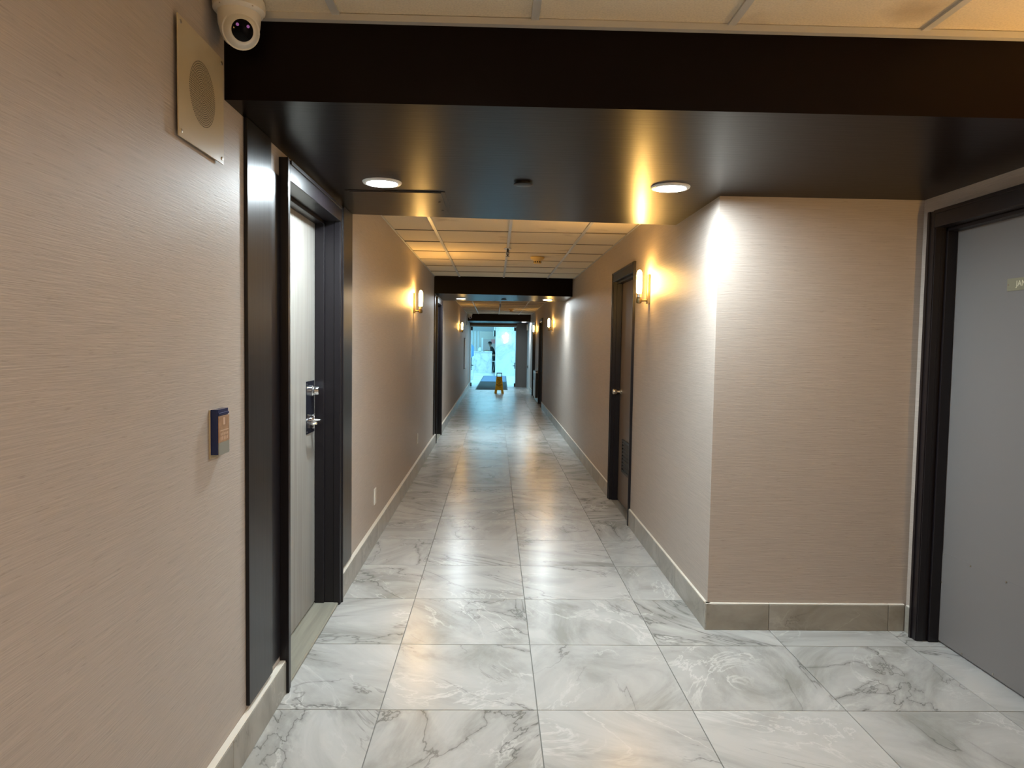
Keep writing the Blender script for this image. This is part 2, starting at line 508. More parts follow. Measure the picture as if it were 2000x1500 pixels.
def ceil_bay(x0, x1, ys, z, ang=True):
    xs = [x0] + [t for t in TEE if x0 + 0.05 < t < x1 - 0.05] + [x1]
    for a, c in zip(xs, xs[1:]):
        for y0, y1 in zip(ys, ys[1:]):
            ceil_tile(a, c, y0, y1, z)
    for t in xs[1:-1]:
        MB().box((t - 0.012, ys[0], z - 0.002), (t + 0.012, ys[-1], z + 0.012)).build('grid_bar', 'cgrid', ceiling)
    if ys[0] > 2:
        for y in ys[1:-1]:  # shadow lines of the cross joints, shaped as thin dark bars
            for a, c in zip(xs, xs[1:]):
                MB().box((a + 0.012, y - 0.002, z + 0.0005), (c - 0.012, y + 0.002, z + 0.010)).build('joint_shade_bar', 'jointshade', ceiling)
    for side in (x0, x1):
        MB().box((side - 0.012 if side > 0 else side, ys[0], z - 0.002), (side if side > 0 else side + 0.012, ys[-1], z + 0.003)).build('edge_strip', 'cgrid', ceiling)
ceil_bay(XL, XO, [-4.2, -2.0, 0.5, 1.11, 1.72, 2.285], ZF)
MB().box((XL, 2.262, ZF - 0.016), (XO, 2.285, ZF + 0.004)).build('edge_strip', 'cgrid', ceiling)
ceil_bay(XL, XR, [4.0, 4.66, 5.32] + [5.98 + 0.665 * k for k in range(7)], ZC)
ceil_bay(XL, XR, [11.3 + 0.66 * k for k in range(17)], ZC)

# ------------------------------------------------------------------ dropped beams
def beam(n, poly, z0, z1, label):
    return struct(MB().prism(poly, 'z', z0, z1).build('trim_%d' % n, 'brown'), label, 'ceiling beam')
beam(1, [(XL, 2.285), (XO, 2.285), (XO, YB), (XR, YB), (XR, 4.387), (XL, 4.23)], 2.164, ZF + 0.1, 'wide dark brown dropped beam across the near bay with two downlights')
beam(2, [(XL, 9.98), (XR, 10.20), (XR, 11.35), (XL, 11.60)], 2.118, ZC + 0.02, 'dark brown dropped beam across the middle of the corridor')
beam(3, [(XL, 22.0), (1.09, 22.0), (1.09, YD), (XL, YD)], 2.140, ZC + 0.02, 'dark brown dropped beam in front of the lobby doors')

# dark boards on the left wall either side of the near door and before the second door
def board(n, y0, y1, z0, z1, label):
    return struct(MB().box((XL, y0, z0), (XL + 0.013, y1, z1), 0.0015).build('trim_%d' % n, 'pilaster'), label, 'wall board')
board(4, 2.452, 2.71, 0.150, 2.164, 'glossy dark vertical board between card reader and pale wood door')
struct(MB().box((XL, 2.71, 0.158), (XL + 0.003, 2.845, 2.06)).build('trim_5', 'frame'), 'dark flat strip between glossy board and near door frame', 'wall strip')
board(6, 3.995, 4.225, 0.150, 2.164, 'narrow glossy dark board just beyond the pale wood door')
board(7, 9.98, 10.14, 0.150, 2.118, 'glossy dark board under the middle beam on the left wall')

# ------------------------------------------------------------------ skirting
def skirt(name, label, runs, axis, face, sgn, piece=T):
    """runs along axis; face = exposed plane coordinate, sgn = direction into wall"""
    root = None
    th = 0.026
    for a, c in runs:
        js = [a]
        k = a
        while c - k > piece + 0.03:
            k += piece; js.append(k)
        js.append(c)
        for p, q in zip(js, js[1:]):
            lo, hi = p + 0.001, q - 0.001
            w, L = sorted((face, face + sgn * th)), hi - lo
            cx = (w[0] + w[1]) / 2; cy = (lo + hi) / 2
            h = th / 2
            if axis == 'y': bb = MB().box((-h, -L / 2, 0), (h, L / 2, BH), 0.0015); loc = (cx, cy, 0.0)
            else: bb = MB().box((-L / 2, -h, 0), (L / 2, h, BH), 0.0015); loc = (cy, cx, 0.0)
            if root is None:
                root = struct(empty(name), label, 'skirting')
            bb.build('tile', 'base', root, loc=loc)
        w = sorted((face + sgn * 0.002, face + sgn * th))
        if axis == 'y': MB().box((w[0], a, BH), (w[1], c, BH + 0.005), 0.002).build('caulk_bead', 'caulk', root)
        else: MB().box((a, w[0], BH), (c, w[1], BH + 0.005), 0.002).build('caulk_bead', 'caulk', root)
    return root
skirt('baseboard_left', 'taupe onyx tile skirting along the left wall', [(0.43, DL1[0]), (DL1[1], DL2[0]), (DL2[1], YD - 0.06)], 'y', XL + 0.026, -1)
skirt('baseboard_corridor_right', 'taupe onyx tile skirting along the corridor right wall', [(3.515, DR1[0]), (DR1[1], DR2[0]), (DR2[1], DR3[0]), (DR3[1], 21.9)], 'y', XR - 0.014, 1)
skirt('baseboard_front', 'taupe tile skirting on the short wall facing the viewer', [(XR - 0.012, 1.402), (1.402, 2.012), (2.012, XO - 0.014)], 'x', YB - 0.015, 1)
skirt('baseboard_right', 'short grey skirting beside the grey door frame', [(-4.2, DRJ[0]), (DRJ[1], YB - 0.016)], 'y', XO - 0.014, 1)

# ------------------------------------------------------------------ doors (local: wall face at x=0, out of wall +x, along +y)
def door(n, loc, rz, label, W, H, leaf_x, leafmat, fw=0.05, proud=0.03, framemat='frame', sill=None):
    r = struct(empty('door_%d' % n, loc, rz), label, 'door')
    back = leaf_x - 0.06
    for y0, y1, sy in ((0, fw, 1), (W - fw, W, -1)):
        j = MB().box((back, y0, 0), (proud, y1, H), 0.002)
        inner = fw if sy > 0 else W - fw
        # rebate steps seen on the reveal
        j.box((leaf_x + 0.002, min(inner, inner + sy * 0.016), 0), (leaf_x + 0.05, max(inner, inner + sy * 0.016), H - fw), 0.0015)
        j.box((proud - 0.035, min(inner, inner + sy * 0.006), 0), (proud - 0.004, max(inner, inner + sy * 0.006), H - fw), 0.0015)
        # raised outer bead
        o0 = y0 if sy > 0 else y1
        j.box((proud - 0.002, min(o0, o0 + sy * 0.016), 0), (proud + 0.006, max(o0, o0 + sy * 0.016), H), 0.001)
        j.build('jamb', framemat, r)
    hj = MB().box((back, fw, H - fw - 0.03), (proud, W - fw, H), 0.002)
    hj.box((leaf_x + 0.002, fw, H - fw - 0.048), (leaf_x + 0.05, W - fw, H - fw - 0.03), 0.0015)
    hj.box((proud - 0.002, fw, H - 0.016), (proud + 0.006, W - fw, H), 0.001)
    hj.build('head_jamb', framemat, r)
    leaf = MB().box((leaf_x - 0.045, fw + 0.004, 0.008 if not sill else 0.022), (leaf_x, W - fw - 0.004, H - fw - 0.033), 0.002).build('leaf', leafmat, r)
    if sill:
        MB().box((leaf_x - 0.05, fw, 0.0), (0.02, W - fw, 0.014), 0.004).build('threshold', sill, r)
    return r, leaf

# near left door, pale wood with keyed lever lock
d1, leaf1 = door(1, (XL, DL1[0], 0), 0, 'pale wood-grain door with dark frame and chrome lever on the left wall', DL1[1] - DL1[0], DL1[2], -0.105, 'wood', sill='sill')
def lever_lock(leaf, x, y, z):
    """plate with deadbolt and lever; x = leaf face"""
    p = MB().box((x, y - 0.095, z - 0.135), (x + 0.004, y + 0.06, z + 0.135), 0.001).build('lock_plate', 'darkplate', leaf)
    q = Matrix.Rotation(PI / 2, 4, 'Y')
    MB().lathe([(0.030, 0), (0.030, 0.010), (0.026, 0.014), (0.024, 0.034), (0.020, 0.040), (0, 0.040)], 24, Matrix.Translation((x + 0.004, y, z + 0.083)) @ q).build('deadbolt', 'chrome', leaf, True)
    l = MB().lathe([(0.024, 0), (0.024, 0.006), (0.015, 0.012), (0.012, 0.050)], 20, Matrix.Translation((x + 0.004, y, z - 0.075)) @ q)
    l.rod((x + 0.052, y + 0.014, z - 0.075), (x + 0.052, y - 0.105, z - 0.075), 0.0085, 12)
    l.rod((x + 0.052, y - 0.105, z - 0.075), (x + 0.040, y - 0.118, z - 0.078), 0.0085, 12, 0.006)
    l.box((x + 0.004, y - 0.012, z - 0.112), (x + 0.022, y + 0.012, z - 0.040), 0.003)
    l.build('lever_handle', 'chrome', leaf, True)
    for dz in (-0.122, 0.122):
        MB().rod((x + 0.004, y - 0.083, z + dz), (x + 0.006, y - 0.083, z + dz), 0.005, 10).build('screw', 'chrome', leaf)
lever_lock(leaf1, -0.105, 0.895, 1.083)
# middle left door
d2, leaf2 = door(2, (XL, DL2[0], 0), 0, 'dark framed door under the middle beam on the left wall', DL2[1] - DL2[0], DL2[2], -0.105, 'frame', sill='sill')
lever_lock(leaf2, -0.105, 0.86, 1.083)

# corridor right service door with knob and louvre grille
d3, leaf3 = door(3, (XR, DR1[1], 0), PI, 'brown door with round knob and low louvre below the near right sconce', DR1[1] - DR1[0], DR1[2], -0.068, 'browndoor', proud=0.014)
W3 = DR1[1] - DR1[0]
q = Matrix.Rotation(PI / 2, 4, 'Y')
MB().lathe([(0.032, 0), (0.032, 0.006), (0.013, 0.012), (0.012, 0.035), (0.024, 0.045), (0.029, 0.060), (0.026, 0.074), (0.012, 0.081), (0, 0.082)], 24,
           Matrix.Translation((-0.068, 0.125, 1.01)) @ q).build('knob', 'nickel', leaf3, True)
lv = MB()
ly0, ly1, lz0, lz1 = 0.27, 0.70, 0.30, 0.595
for a in ((ly0, lz0, ly1, lz0 + 0.022), (ly0, lz1 - 0.022, ly1, lz1), (ly0, lz0, ly0 + 0.022, lz1), (ly1 - 0.022, lz0, ly1, lz1)):
    lv.box((-0.068, a[0], a[1]), (-0.058, a[2], a[3]), 0.001)
lv.box((-0.0685, ly0 + 0.02, lz0 + 0.02), (-0.0672, ly1 - 0.02, lz1 - 0.02))
louvre = lv.build('louvre_frame', 'black', leaf3)
for k in range(8):
    zz = lz0 + 0.04 + k * 0.0305
    MB().prism([(-0.067, zz + 0.018), (-0.059, zz), (-0.057, zz), (-0.065, zz + 0.018)], 'y', ly0 + 0.022, ly1 - 0.022).build('slat', 'grille', leaf3)

# far right doors
d4, leaf4 = door(4, (XR, DR2[1], 0), PI, 'dark framed door beyond the second right sconce', DR2[1] - DR2[0], DR2[2], -0.06, 'frame', proud=0.02)
d5, leaf5 = door(5, (XR, DR3[1], 0), PI, 'dark framed door last on the right before the lobby', DR3[1] - DR3[0], DR3[2], -0.06, 'frame', proud=0.02)
for lf, w in ((leaf4, DR2[1] - DR2[0]), (leaf5, DR3[1] - DR3[0])):
    MB().lathe([(0.03, 0), (0.03, 0.006), (0.012, 0.012), (0.012, 0.035), (0.028, 0.055), (0.024, 0.07), (0, 0.075)], 16, Matrix.Translation((-0.06, w - 0.13, 1.0)) @ q).build('knob', 'nickel', lf, True)

# near right grey door with name plate and kick plate
d6, leaf6 = door(6, (XO, DRJ[1], 0), PI, 'grey painted door with dark frame and name plate at the right edge', DRJ[1] - DRJ[0], DRJ[2], -0.08, 'taupe', proud=0.028)
WJ = DRJ[1] - DRJ[0]
kp = MB().box((-0.08, 0.058, 0.012), (-0.0785, WJ - 0.058, 0.452), 0.0005).build('kick_plate', 'taupe', leaf6)
for yy, zz in [(0.075, 0.44), (0.27, 0.443), (0.50, 0.445), (0.72, 0.445), (0.068, 0.30), (0.24, 0.02), (0.45, 0.022), (0.70, 0.022)]:
    MB().rod((-0.0785, yy, zz), (-0.0765, yy, zz), 0.004, 8).build('screw', 'screw', leaf6)
np_ = MB().box((-0.08, 0.412, 1.681), (-0.077, 0.655, 1.734), 0.0006).build('name_plate', 'brassplate', leaf6)
MB().box((-0.0785, 0.4135, 1.6885), (-0.0763, 0.6535, 1.6915)).build('plate_rim', 'brassplate', leaf6)
for yy in (0.421, 0.646):
    MB().rod((-0.077, yy, 1.708), (-0.0755, yy, 1.708), 0.0042, 10).build('screw', 'chrome', leaf6)
text('JANITOR', 0.034, 'engraved', leaf6, (-0.0768, 0.5335, 1.709), (PI / 2, 0, PI / 2), 'lettering', bold=0.0003)

# ------------------------------------------------------------------ lobby double doors, swung open into the lobby
r = struct(empty('door_7', (0, 0, 0)), 'open double doors to the bright lobby at the corridor end', 'door')
MB().box((XL, YD - 0.03, 2.025), (0.745, YD + 0.08, 2.085), 0.004).build('head_jamb', 'greytransom', r)
MB().box((XL, YD - 0.02, 2.085), (0.745, YD + 0.08, 2.140)).build('transom_panel', 'frame', r)
for x0, x1, sx in ((XL, XL + 0.03, 1), (0.715, 0.745, -1)):
    MB().box((x0, YD - 0.03, 0), (x1, YD + 0.08, 2.03), 0.003).build('jamb', 'lobbypaint' if sx > 0 else 'greywall', r)
    xl = x0 - 0.02 if sx > 0 else x1 - 0.025
    lf = MB().box((xl, YD + 0.09, 0.012), (xl + 0.045, YD + 0.85, 2.02), 0.003).build('leaf', 'lobbypaint', r)
    xf = xl + 0.045 if sx > 0 else xl
    hb = MB()
    hb.box((xf, YD + 0.70, 0.60), (xf + sx * 0.022, YD + 0.78, 0.80), 0.003)
    hb.rod((xf + sx * 0.01, YD + 0.74, 0.70), (xf + sx * 0.075, YD + 0.74, 0.70), 0.014, 10)
    hb.rod((xf + sx * 0.075, YD + 0.76, 0.70), (xf + sx * 0.075, YD + 0.62, 0.70), 0.012, 10)
    hb.build('lever_handle', 'black', lf, True)
    MB().box((min(xf, xf + sx * 0.07), YD + 0.10, 1.90), (max(xf, xf + sx * 0.07), YD + 0.20, 2.02), 0.004).build('door_closer', 'black', lf)
    MB().box((min(xf, xf + sx * 0.05), YD + 0.12, 0.0), (max(xf, xf + sx * 0.05), YD + 0.20, 0.12), 0.006).build('door_stop', 'black', lf)

# ------------------------------------------------------------------ downlights (local z=0 at ceiling)
def downlight(loc, label, lens='down', r=0.09):
    t = thing('downlight', label, 'ceiling light', loc)
    MB().lathe([(r, 0.0), (r, -0.003), (r * 0.96, -0.008), (r * 0.80, -0.010), (r * 0.76, -0.004), (r * 0.74, 0.0)], 40).build('trim_ring', 'ring', t, True)
    MB().lathe([(r * 0.76, -0.001), (r * 0.76, -0.005), (r * 0.5, -0.008), (0, -0.0095)], 40).build('lens', lens, t, True)
    return t
downlight((-0.532, 3.378, 2.164), 'round white downlight in the near beam, above the pale wood door')
downlight((0.805, 3.353, 2.164), 'round white downlight in the near beam, beside the beige wall corner')
downlight((-0.523, 10.95, 2.118), 'small lit downlight in the middle beam, on its left end', r=0.082)
downlight((0.789, 10.90, 2.118), 'small lit downlight in the middle beam, on its right end', r=0.082)
downlight((0.885, 22.05 + 0.12, 2.140), 'lit downlight in the last beam, right of the lobby doors', r=0.082)
downlight((-0.2, -0.6, ZF), 'added warm fill light in tiled ceiling behind the viewer, left one', 'front', 0.09)  # this pair is unseen fill, added to light the near bay
downlight((1.45, -0.6, ZF), 'added warm fill light in tiled ceiling behind the viewer, right one', 'front', 0.09)

# ------------------------------------------------------------------ wall sconces (local: wall at x=0, +x outwards)
def make_sconce(label):
    t = thing('wall_sconce', label, 'wall lamp', group='tube wall sconces')
    MB().box((0, -0.028, -0.100), (0.018, 0.028, 0.105), 0.003, 2).build('back_plate', 'agedbrass', t)
    MB().rod((0.015, 0, -0.078), (0.080, 0, -0.078), 0.008).lathe([(0.0, -0.1), (0.016, -0.098), (0.021, -0.088), (0.019, -0.066), (0.012, -0.060)], 18, Matrix.Translation((0.074, 0, 0))).build('arm', 'agedbrass', t, True)
    MB().lathe([(0.012, -0.062), (0.019, -0.056), (0.020, -0.030), (0.015, -0.026)], 18, Matrix.Translation((0.074, 0, 0))).build('socket', 'nickel', t, True)
    MB().lathe([(0.014, -0.028), (0.0185, -0.020), (0.0195, 0.03), (0.0195, 0.100), (0.016, 0.122), (0.009, 0.134), (0, 0.138)], 18, Matrix.Translation((0.074, 0, 0))).build('tube_lamp', 'lamp', t, True)
    return t
sc0 = make_sconce('lit sconce on right wall beside the brown louvred door')
sc0.location = (XR, 5.09, 1.828); sc0.rotation_euler = (0, 0, PI)
for loc, rz, lab in [((XL, 7.49, 1.835), 0, 'lit sconce on left wall between the pale wood door and middle beam'),
                     ((XL, 17.0, 1.80), 0, 'small far lit sconce on left wall beyond the middle beam'),
                     ((XR, 13.60, 1.80), PI, 'small lit sconce on right wall just beyond the middle beam'),
                     ((XR, 18.95, 1.81), PI, 'far lit sconce on right wall between the last two dark doors'),
                     ((XO, 1.90, 1.85), PI, 'lit sconce on the near right wall beside the viewer'),
                     ((XL, -0.6, 1.83), 0, 'lit sconce on the left wall behind the viewer')]:
    s = copy_tree(sc0); s.location = loc; s.rotation_euler = (0, 0, rz); s['label'] = lab
    if loc[1] > 12:
        for ch in s.children:
            if ch.name.startswith('tube_lamp'):
                ch.data = ch.data.copy(); ch.data.materials[0] = M['farlamp']

# ------------------------------------------------------------------ ceiling fittings
def cover_disc(loc, label, r=0.044):
    t = thing('sprinkler_cover', label, 'sprinkler', loc)
    MB().lathe([(r, -0.006), (r, -0.010), (r * 0.9, -0.012), (0, -0.0125)], 28).build('cover_plate', 'black', t, True)
    MB().lathe([(r * 0.8, 0.0), (r * 0.8, -0.007)], 24).build('ring', 'black', t, True)
cover_disc((0.120, 3.333, 2.164), 'round dark sprinkler cover between the two near downlights')
cover_disc((0.128, 10.95, 2.118), 'round dark sprinkler cover in the middle beam')
def sprinkler(loc, label):
    t = thing('pendent_sprinkler', label, 'sprinkler', loc)
    MB().lathe([(0.036, 0), (0.036, -0.004), (0.015, -0.010), (0.012, -0.010)], 20).build('escutcheon', 'nickel', t, True)
    b = MB().rod((0, 0, -0.008), (0, 0, -0.034), 0.010, 10)
    for sx in (-1, 1):
        b.rod((sx * 0.008, 0, -0.030), (sx * 0.013, 0, -0.050), 0.003, 6).rod((sx * 0.013, 0, -0.050), (0, 0, -0.072), 0.003, 6)
    b.rod((0, 0, -0.034), (0, 0, -0.066), 0.003, 6)
    b.build('frame_arms', 'grille', t)
    MB().lathe([(0.006, -0.070), (0.018, -0.073), (0.018, -0.075), (0, -0.076)], 16).build('deflector', 'grille', t, True)
sprinkler((0.112, 6.98, ZC), 'pendent sprinkler head in the near corridor ceiling')
sprinkler((0.108, 16.4, ZC), 'pendent sprinkler head in the far corridor ceiling')
def detector(loc, label, mat):
    t = thing('smoke_detector', label, 'smoke detector', loc)
    MB().lathe([(0.074, 0), (0.074, -0.012), (0.066, -0.024), (0.046, -0.034), (0.040, -0.036)], 28).build('mount', mat, t, True)
    MB().lathe([(0.040, -0.034), (0.040, -0.064), (0.034, -0.070), (0, -0.071)], 24).build('sensor_head', mat, t, True)
    for k in range(12):
        a = 2 * PI * k / 12
        m = Matrix.Rotation(a, 4, 'Z')
        b = MB().box((0.038, -0.006, -0.060), (0.0412, 0.006, -0.044))
        for v in b.bm.verts: v.co = m @ v.co
        b.build('vent_slot', 'black', t)
detector((0.437, 7.62, ZC), 'yellowed smoke detector in the near corridor ceiling', 'yellowed')
detector((0.412, 18.6, ZC), 'small smoke detector in the far corridor ceiling', 'yellowed')
# access hatch in the near beam
t = thing('access_panel', 'flush dark access panel beside the near left downlight', 'access panel', (-0.50, 3.835, 2.164))
MB().box((-0.225, -0.255, -0.004), (0.225, 0.255, 0.0), 0.001).build('hatch', 'brown', t)
MB().box((0.225, -0.27, -0.002), (0.245, 0.27, 0.0), 0.0005).box((-0.245, -0.27, -0.002), (-0.225, 0.27, 0.0), 0.0005).box((-0.225, 0.255, -0.002), (0.225, 0.275, 0), 0.0005).box((-0.225, -0.275, -0.002), (0.225, -0.255, 0), 0.0005).build('hatch_frame', 'brown', t)
for yy in (-0.03, 0.20):
    MB().rod((0.20, yy, -0.004), (0.20, yy, -0.006), 0.006, 8).build('screw', 'black', t)

# ------------------------------------------------------------------ security cameras
def security_camera(loc, label, aim):
    t = thing('security_camera', label, 'camera', loc)
    MB().lathe([(0.072, 0), (0.0745, -0.008), (0.0735, -0.030), (0.067, -0.037), (0.060, -0.039)], 40).build('base_plate', 'white', t, True)
    MB().lathe([(0.061, -0.034), (0.061, -0.046), (0.059, -0.072), (0.053, -0.095), (0.044, -0.114), (0.036, -0.122), (0, -0.124)], 40).build('housing', 'white', t, True)
    d = Vector(aim).normalized()
    m = Matrix.Translation(Vector((0, 0, -0.087)) + d * 0.024) @ d.to_track_quat('Z', 'Y').to_matrix().to_4x4()
    prof = [(0.050 * math.sin(a), 0.050 * math.cos(a)) for a in [PI * k / 24 for k in range(24, 2, -1)]]
    prof = [p for p in prof if p[1] < 0.036]
    eye = MB().lathe([(0, -0.05)] + prof[1:] + [(0.031, 0.037)], 40, m).build('eyeball', 'white', t, True)
    MB().lathe([(0.030, 0.036), (0.030, 0.0395), (0.028, 0.041), (0.0, 0.0425)], 36, m).build('lens_window', 'glassblack', eye, True)
    MB().lathe([(0.0525, 0.008), (0.0525, 0.012)], 40, m).build('seam_ring', 'white', eye, True)
    for sx in (-1, 1):
        MB().lathe([(0.0045, 0.041), (0.004, 0.0435), (0, 0.044)], 12, m @ Matrix.Translation((sx * 0.0145, 0.013, 0))).build('infrared_led', 'led', eye, True)
    for a in (0.5, 2.6, 4.2, 5.6):
        MB().lathe([(0.0035, -0.030), (0.003, -0.0345), (0, -0.0345)], 8, Matrix.Translation((0.0685 * math.cos(a), 0.0685 * math.sin(a), 0))).build('screw', 'screw', t)
    return t
security_camera((-0.768, 2.19, ZF), 'white turret security camera under the near ceiling corner', (0.42, -0.80, -0.30))
security_camera((XL + 0.08, 21.87, ZC), 'tiny far security camera under the ceiling before the last beam', (0.3, -0.8, -0.4))

# ------------------------------------------------------------------ speaker plates (local: wall at x=0)
def speaker_plate(loc, label):
    t = thing('speaker_plate', label, 'wall speaker', loc)
    h = 0.157
    MB().box((0, -h + 0.02, -h + 0.02), (0.010, h - 0.02, h - 0.02)).build('back_box', 'hole', t)
    MB().box((0.009, -h, -h), (0.0125, h, h), 0.0008).build('plate', 'speaker', t)
    b = MB()
    for ring in range(0, 16):
        r = ring * 0.0058
        n = max(1, ring * 6)
        for k in range(n):
            a = 2 * PI * k / n
            y, z, s = r * math.cos(a), r * math.sin(a), 0.0021
            vs = [b.bm.verts.new((0.0128, y + s * math.cos(w), z + s * math.sin(w))) for w in [PI / 3 * i for i in range(6)]]
            b.bm.faces.new(vs)
    tag(b.build('perforation', 'hole', t), kind='stuff')
    for sy in (-1, 1):
        for sz in (-1, 1):
            MB().lathe([(0.0055, 0), (0.005, 0.002), (0, 0.0028)], 10, Matrix.Translation((0.0125, sy * (h - 0.016), sz * (h - 0.016))) @ q).build('screw', 'screw', t, True)
    return t
speaker_plate((XL, 2.088, 2.112), 'square beige perforated speaker plate high on the near left wall')
speaker_plate((XL, 21.60, 2.14), 'tiny beige speaker plate beside the last beam on the left wall')

# ------------------------------------------------------------------ card reader
t = thing('card_reader', 'small navy card reader with copper label on the near left wall', 'card reader', (XL, 2.195, 1.142))
MB().box((0, -0.050, -0.078), (0.003, 0.050, 0.070), 0.001).build('back_plate', 'speaker', t)
MB().prism([(0.003, -0.044), (0.020, -0.044), (0.024, -0.040), (0.024, 0.040), (0.020, 0.044), (0.003, 0.044)], 'z', -0.066, 0.070).build('housing', 'blue', t)
MB().box((0.0235, -0.040, -0.030), (0.0262, 0.044, 0.050), 0.0006).build('front_label', 'copper', t)
MB().box((0.0235, -0.040, -0.068), (0.0260, 0.044, -0.030), 0.0006).build('lower_label', 'greylabel', t)
MB().box((0.022, -0.040, 0.053), (0.0272, 0.040, 0.060), 0.001).build('card_slot_lip', 'blue', t)
pr = MB()
pr.box((0.0262, -0.006, 0.022), (0.0266, 0.008, 0.044))
pr.box((0.0262, -0.030, 0.004), (0.0266, 0.036, 0.007))
for k in range(5):
    pr.box((0.0262, -0.028 + k * 0.013, -0.009), (0.0266, -0.020 + k * 0.013, -0.002))
    pr.box((0.0262, -0.028 + k * 0.013, -0.024), (0.0266, -0.021 + k * 0.013, -0.013))
pr.build('printed_marks', 'copperlight', t)

# ------------------------------------------------------------------ outlet plates low on the left wall
def outlet(loc, label):
    t = thing('outlet_plate', label, 'outlet', loc)
    MB().box((0, -0.036, -0.058), (0.006, 0.036, 0.058), 0.002).build('cover', 'white', t)
    for dz in (-0.02, 0.02):
        MB().box((0.006, -0.016, dz - 0.013), (0.0075, 0.016, dz + 0.013), 0.001).build('socket', 'white', t)
outlet((XL, 5.12, 0.32), 'pale outlet plate low on left wall, the nearer one')
outlet((XL, 7.95, 0.365), 'pale outlet plate low on left wall, near the middle beam')

# ------------------------------------------------------------------ wall board far left, heater, sensor box
t = thing('notice_board', 'tall thin dark framed board on left wall near the lobby', 'frame', (XL, 20.1, 1.17))
MB().box((0, -0.35, -0.43), (0.020, 0.35, 0.43), 0.002).build('frame', 'black', t)
MB().box((0.018, -0.33, -0.41), (0.022, 0.33, 0.41)).build('sheet', 'lobbypaint', t)
t = thing('wall_heater', 'low white heater with dark end on right wall between dark doors', 'heater', (XR, 18.35, 0.43))
MB().box((-0.065, -0.45, -0.33), (-0.004, 0.55, 0.33), 0.006).build('casing', 'heater', t)
MB().box((-0.062, -0.462, -0.32), (-0.006, -0.448, 0.30), 0.003).build('end_panel', 'grille', t)
MB().box((-0.070, 0.10, 0.10), (-0.063, 0.25, 0.28), 0.002).build('grip', 'grille', t)
MB().box((-0.055, -0.40, 0.325), (-0.015, 0.50, 0.345), 0.003).build('top_vent', 'grille', t)
t = thing('sensor_box', 'small white box high on the pale side wall by lobby doors', 'sensor', (1.09, 23.6, 2.03))
MB().box((-0.05, -0.09, -0.12), (0, 0.09, 0.08), 0.008).build('body', 'white', t)
MB().box((-0.054, -0.05, -0.09), (-0.048, 0.05, -0.05), 0.003).build('window', 'greylabel', t)
t = thing('wall_switch', 'small dark switch on the pale side wall by lobby doors', 'switch', (1.09, 23.2, 0.72))
MB().box((-0.012, -0.04, -0.06), (0, 0.04, 0.06), 0.003).build('plate', 'greytransom', t)
MB().box((-0.03, -0.02, -0.025), (-0.01, 0.02, 0.025), 0.003).build('rocker', 'black', t)

# ------------------------------------------------------------------ mat and wet floor sign
def floor_mat(label, y0, y1, x0, x1, pile):
    t = thing('floor_mat', label, 'mat', (0, 0, 0), group='mats through the lobby doors')
    sk = 0.01 * (y1 - y0)
    MB().prism([(x0, y0), (x1, y0), (x1 + sk, y1), (x0 + sk, y1)], 'z', 0.0, 0.005).build('rubber_edge', 'matedge', t)
    MB().prism([(x0 + 0.03, y0 + 0.05), (x1 - 0.03, y0 + 0.05), (x1 - 0.03 + sk, y1 - 0.05), (x0 + 0.03 + sk, y1 - 0.05)], 'z', 0.004, 0.010).build('pile', pile, t)
floor_mat('dark grey mat on the floor just behind the yellow sign', 22.6, 27.4, -0.60, 0.43, 'mat')
floor_mat('far part of the dark mat inside the lobby, its light painted in blue-grey', 27.5, 32.6, -0.55, 0.48, 'matlit')

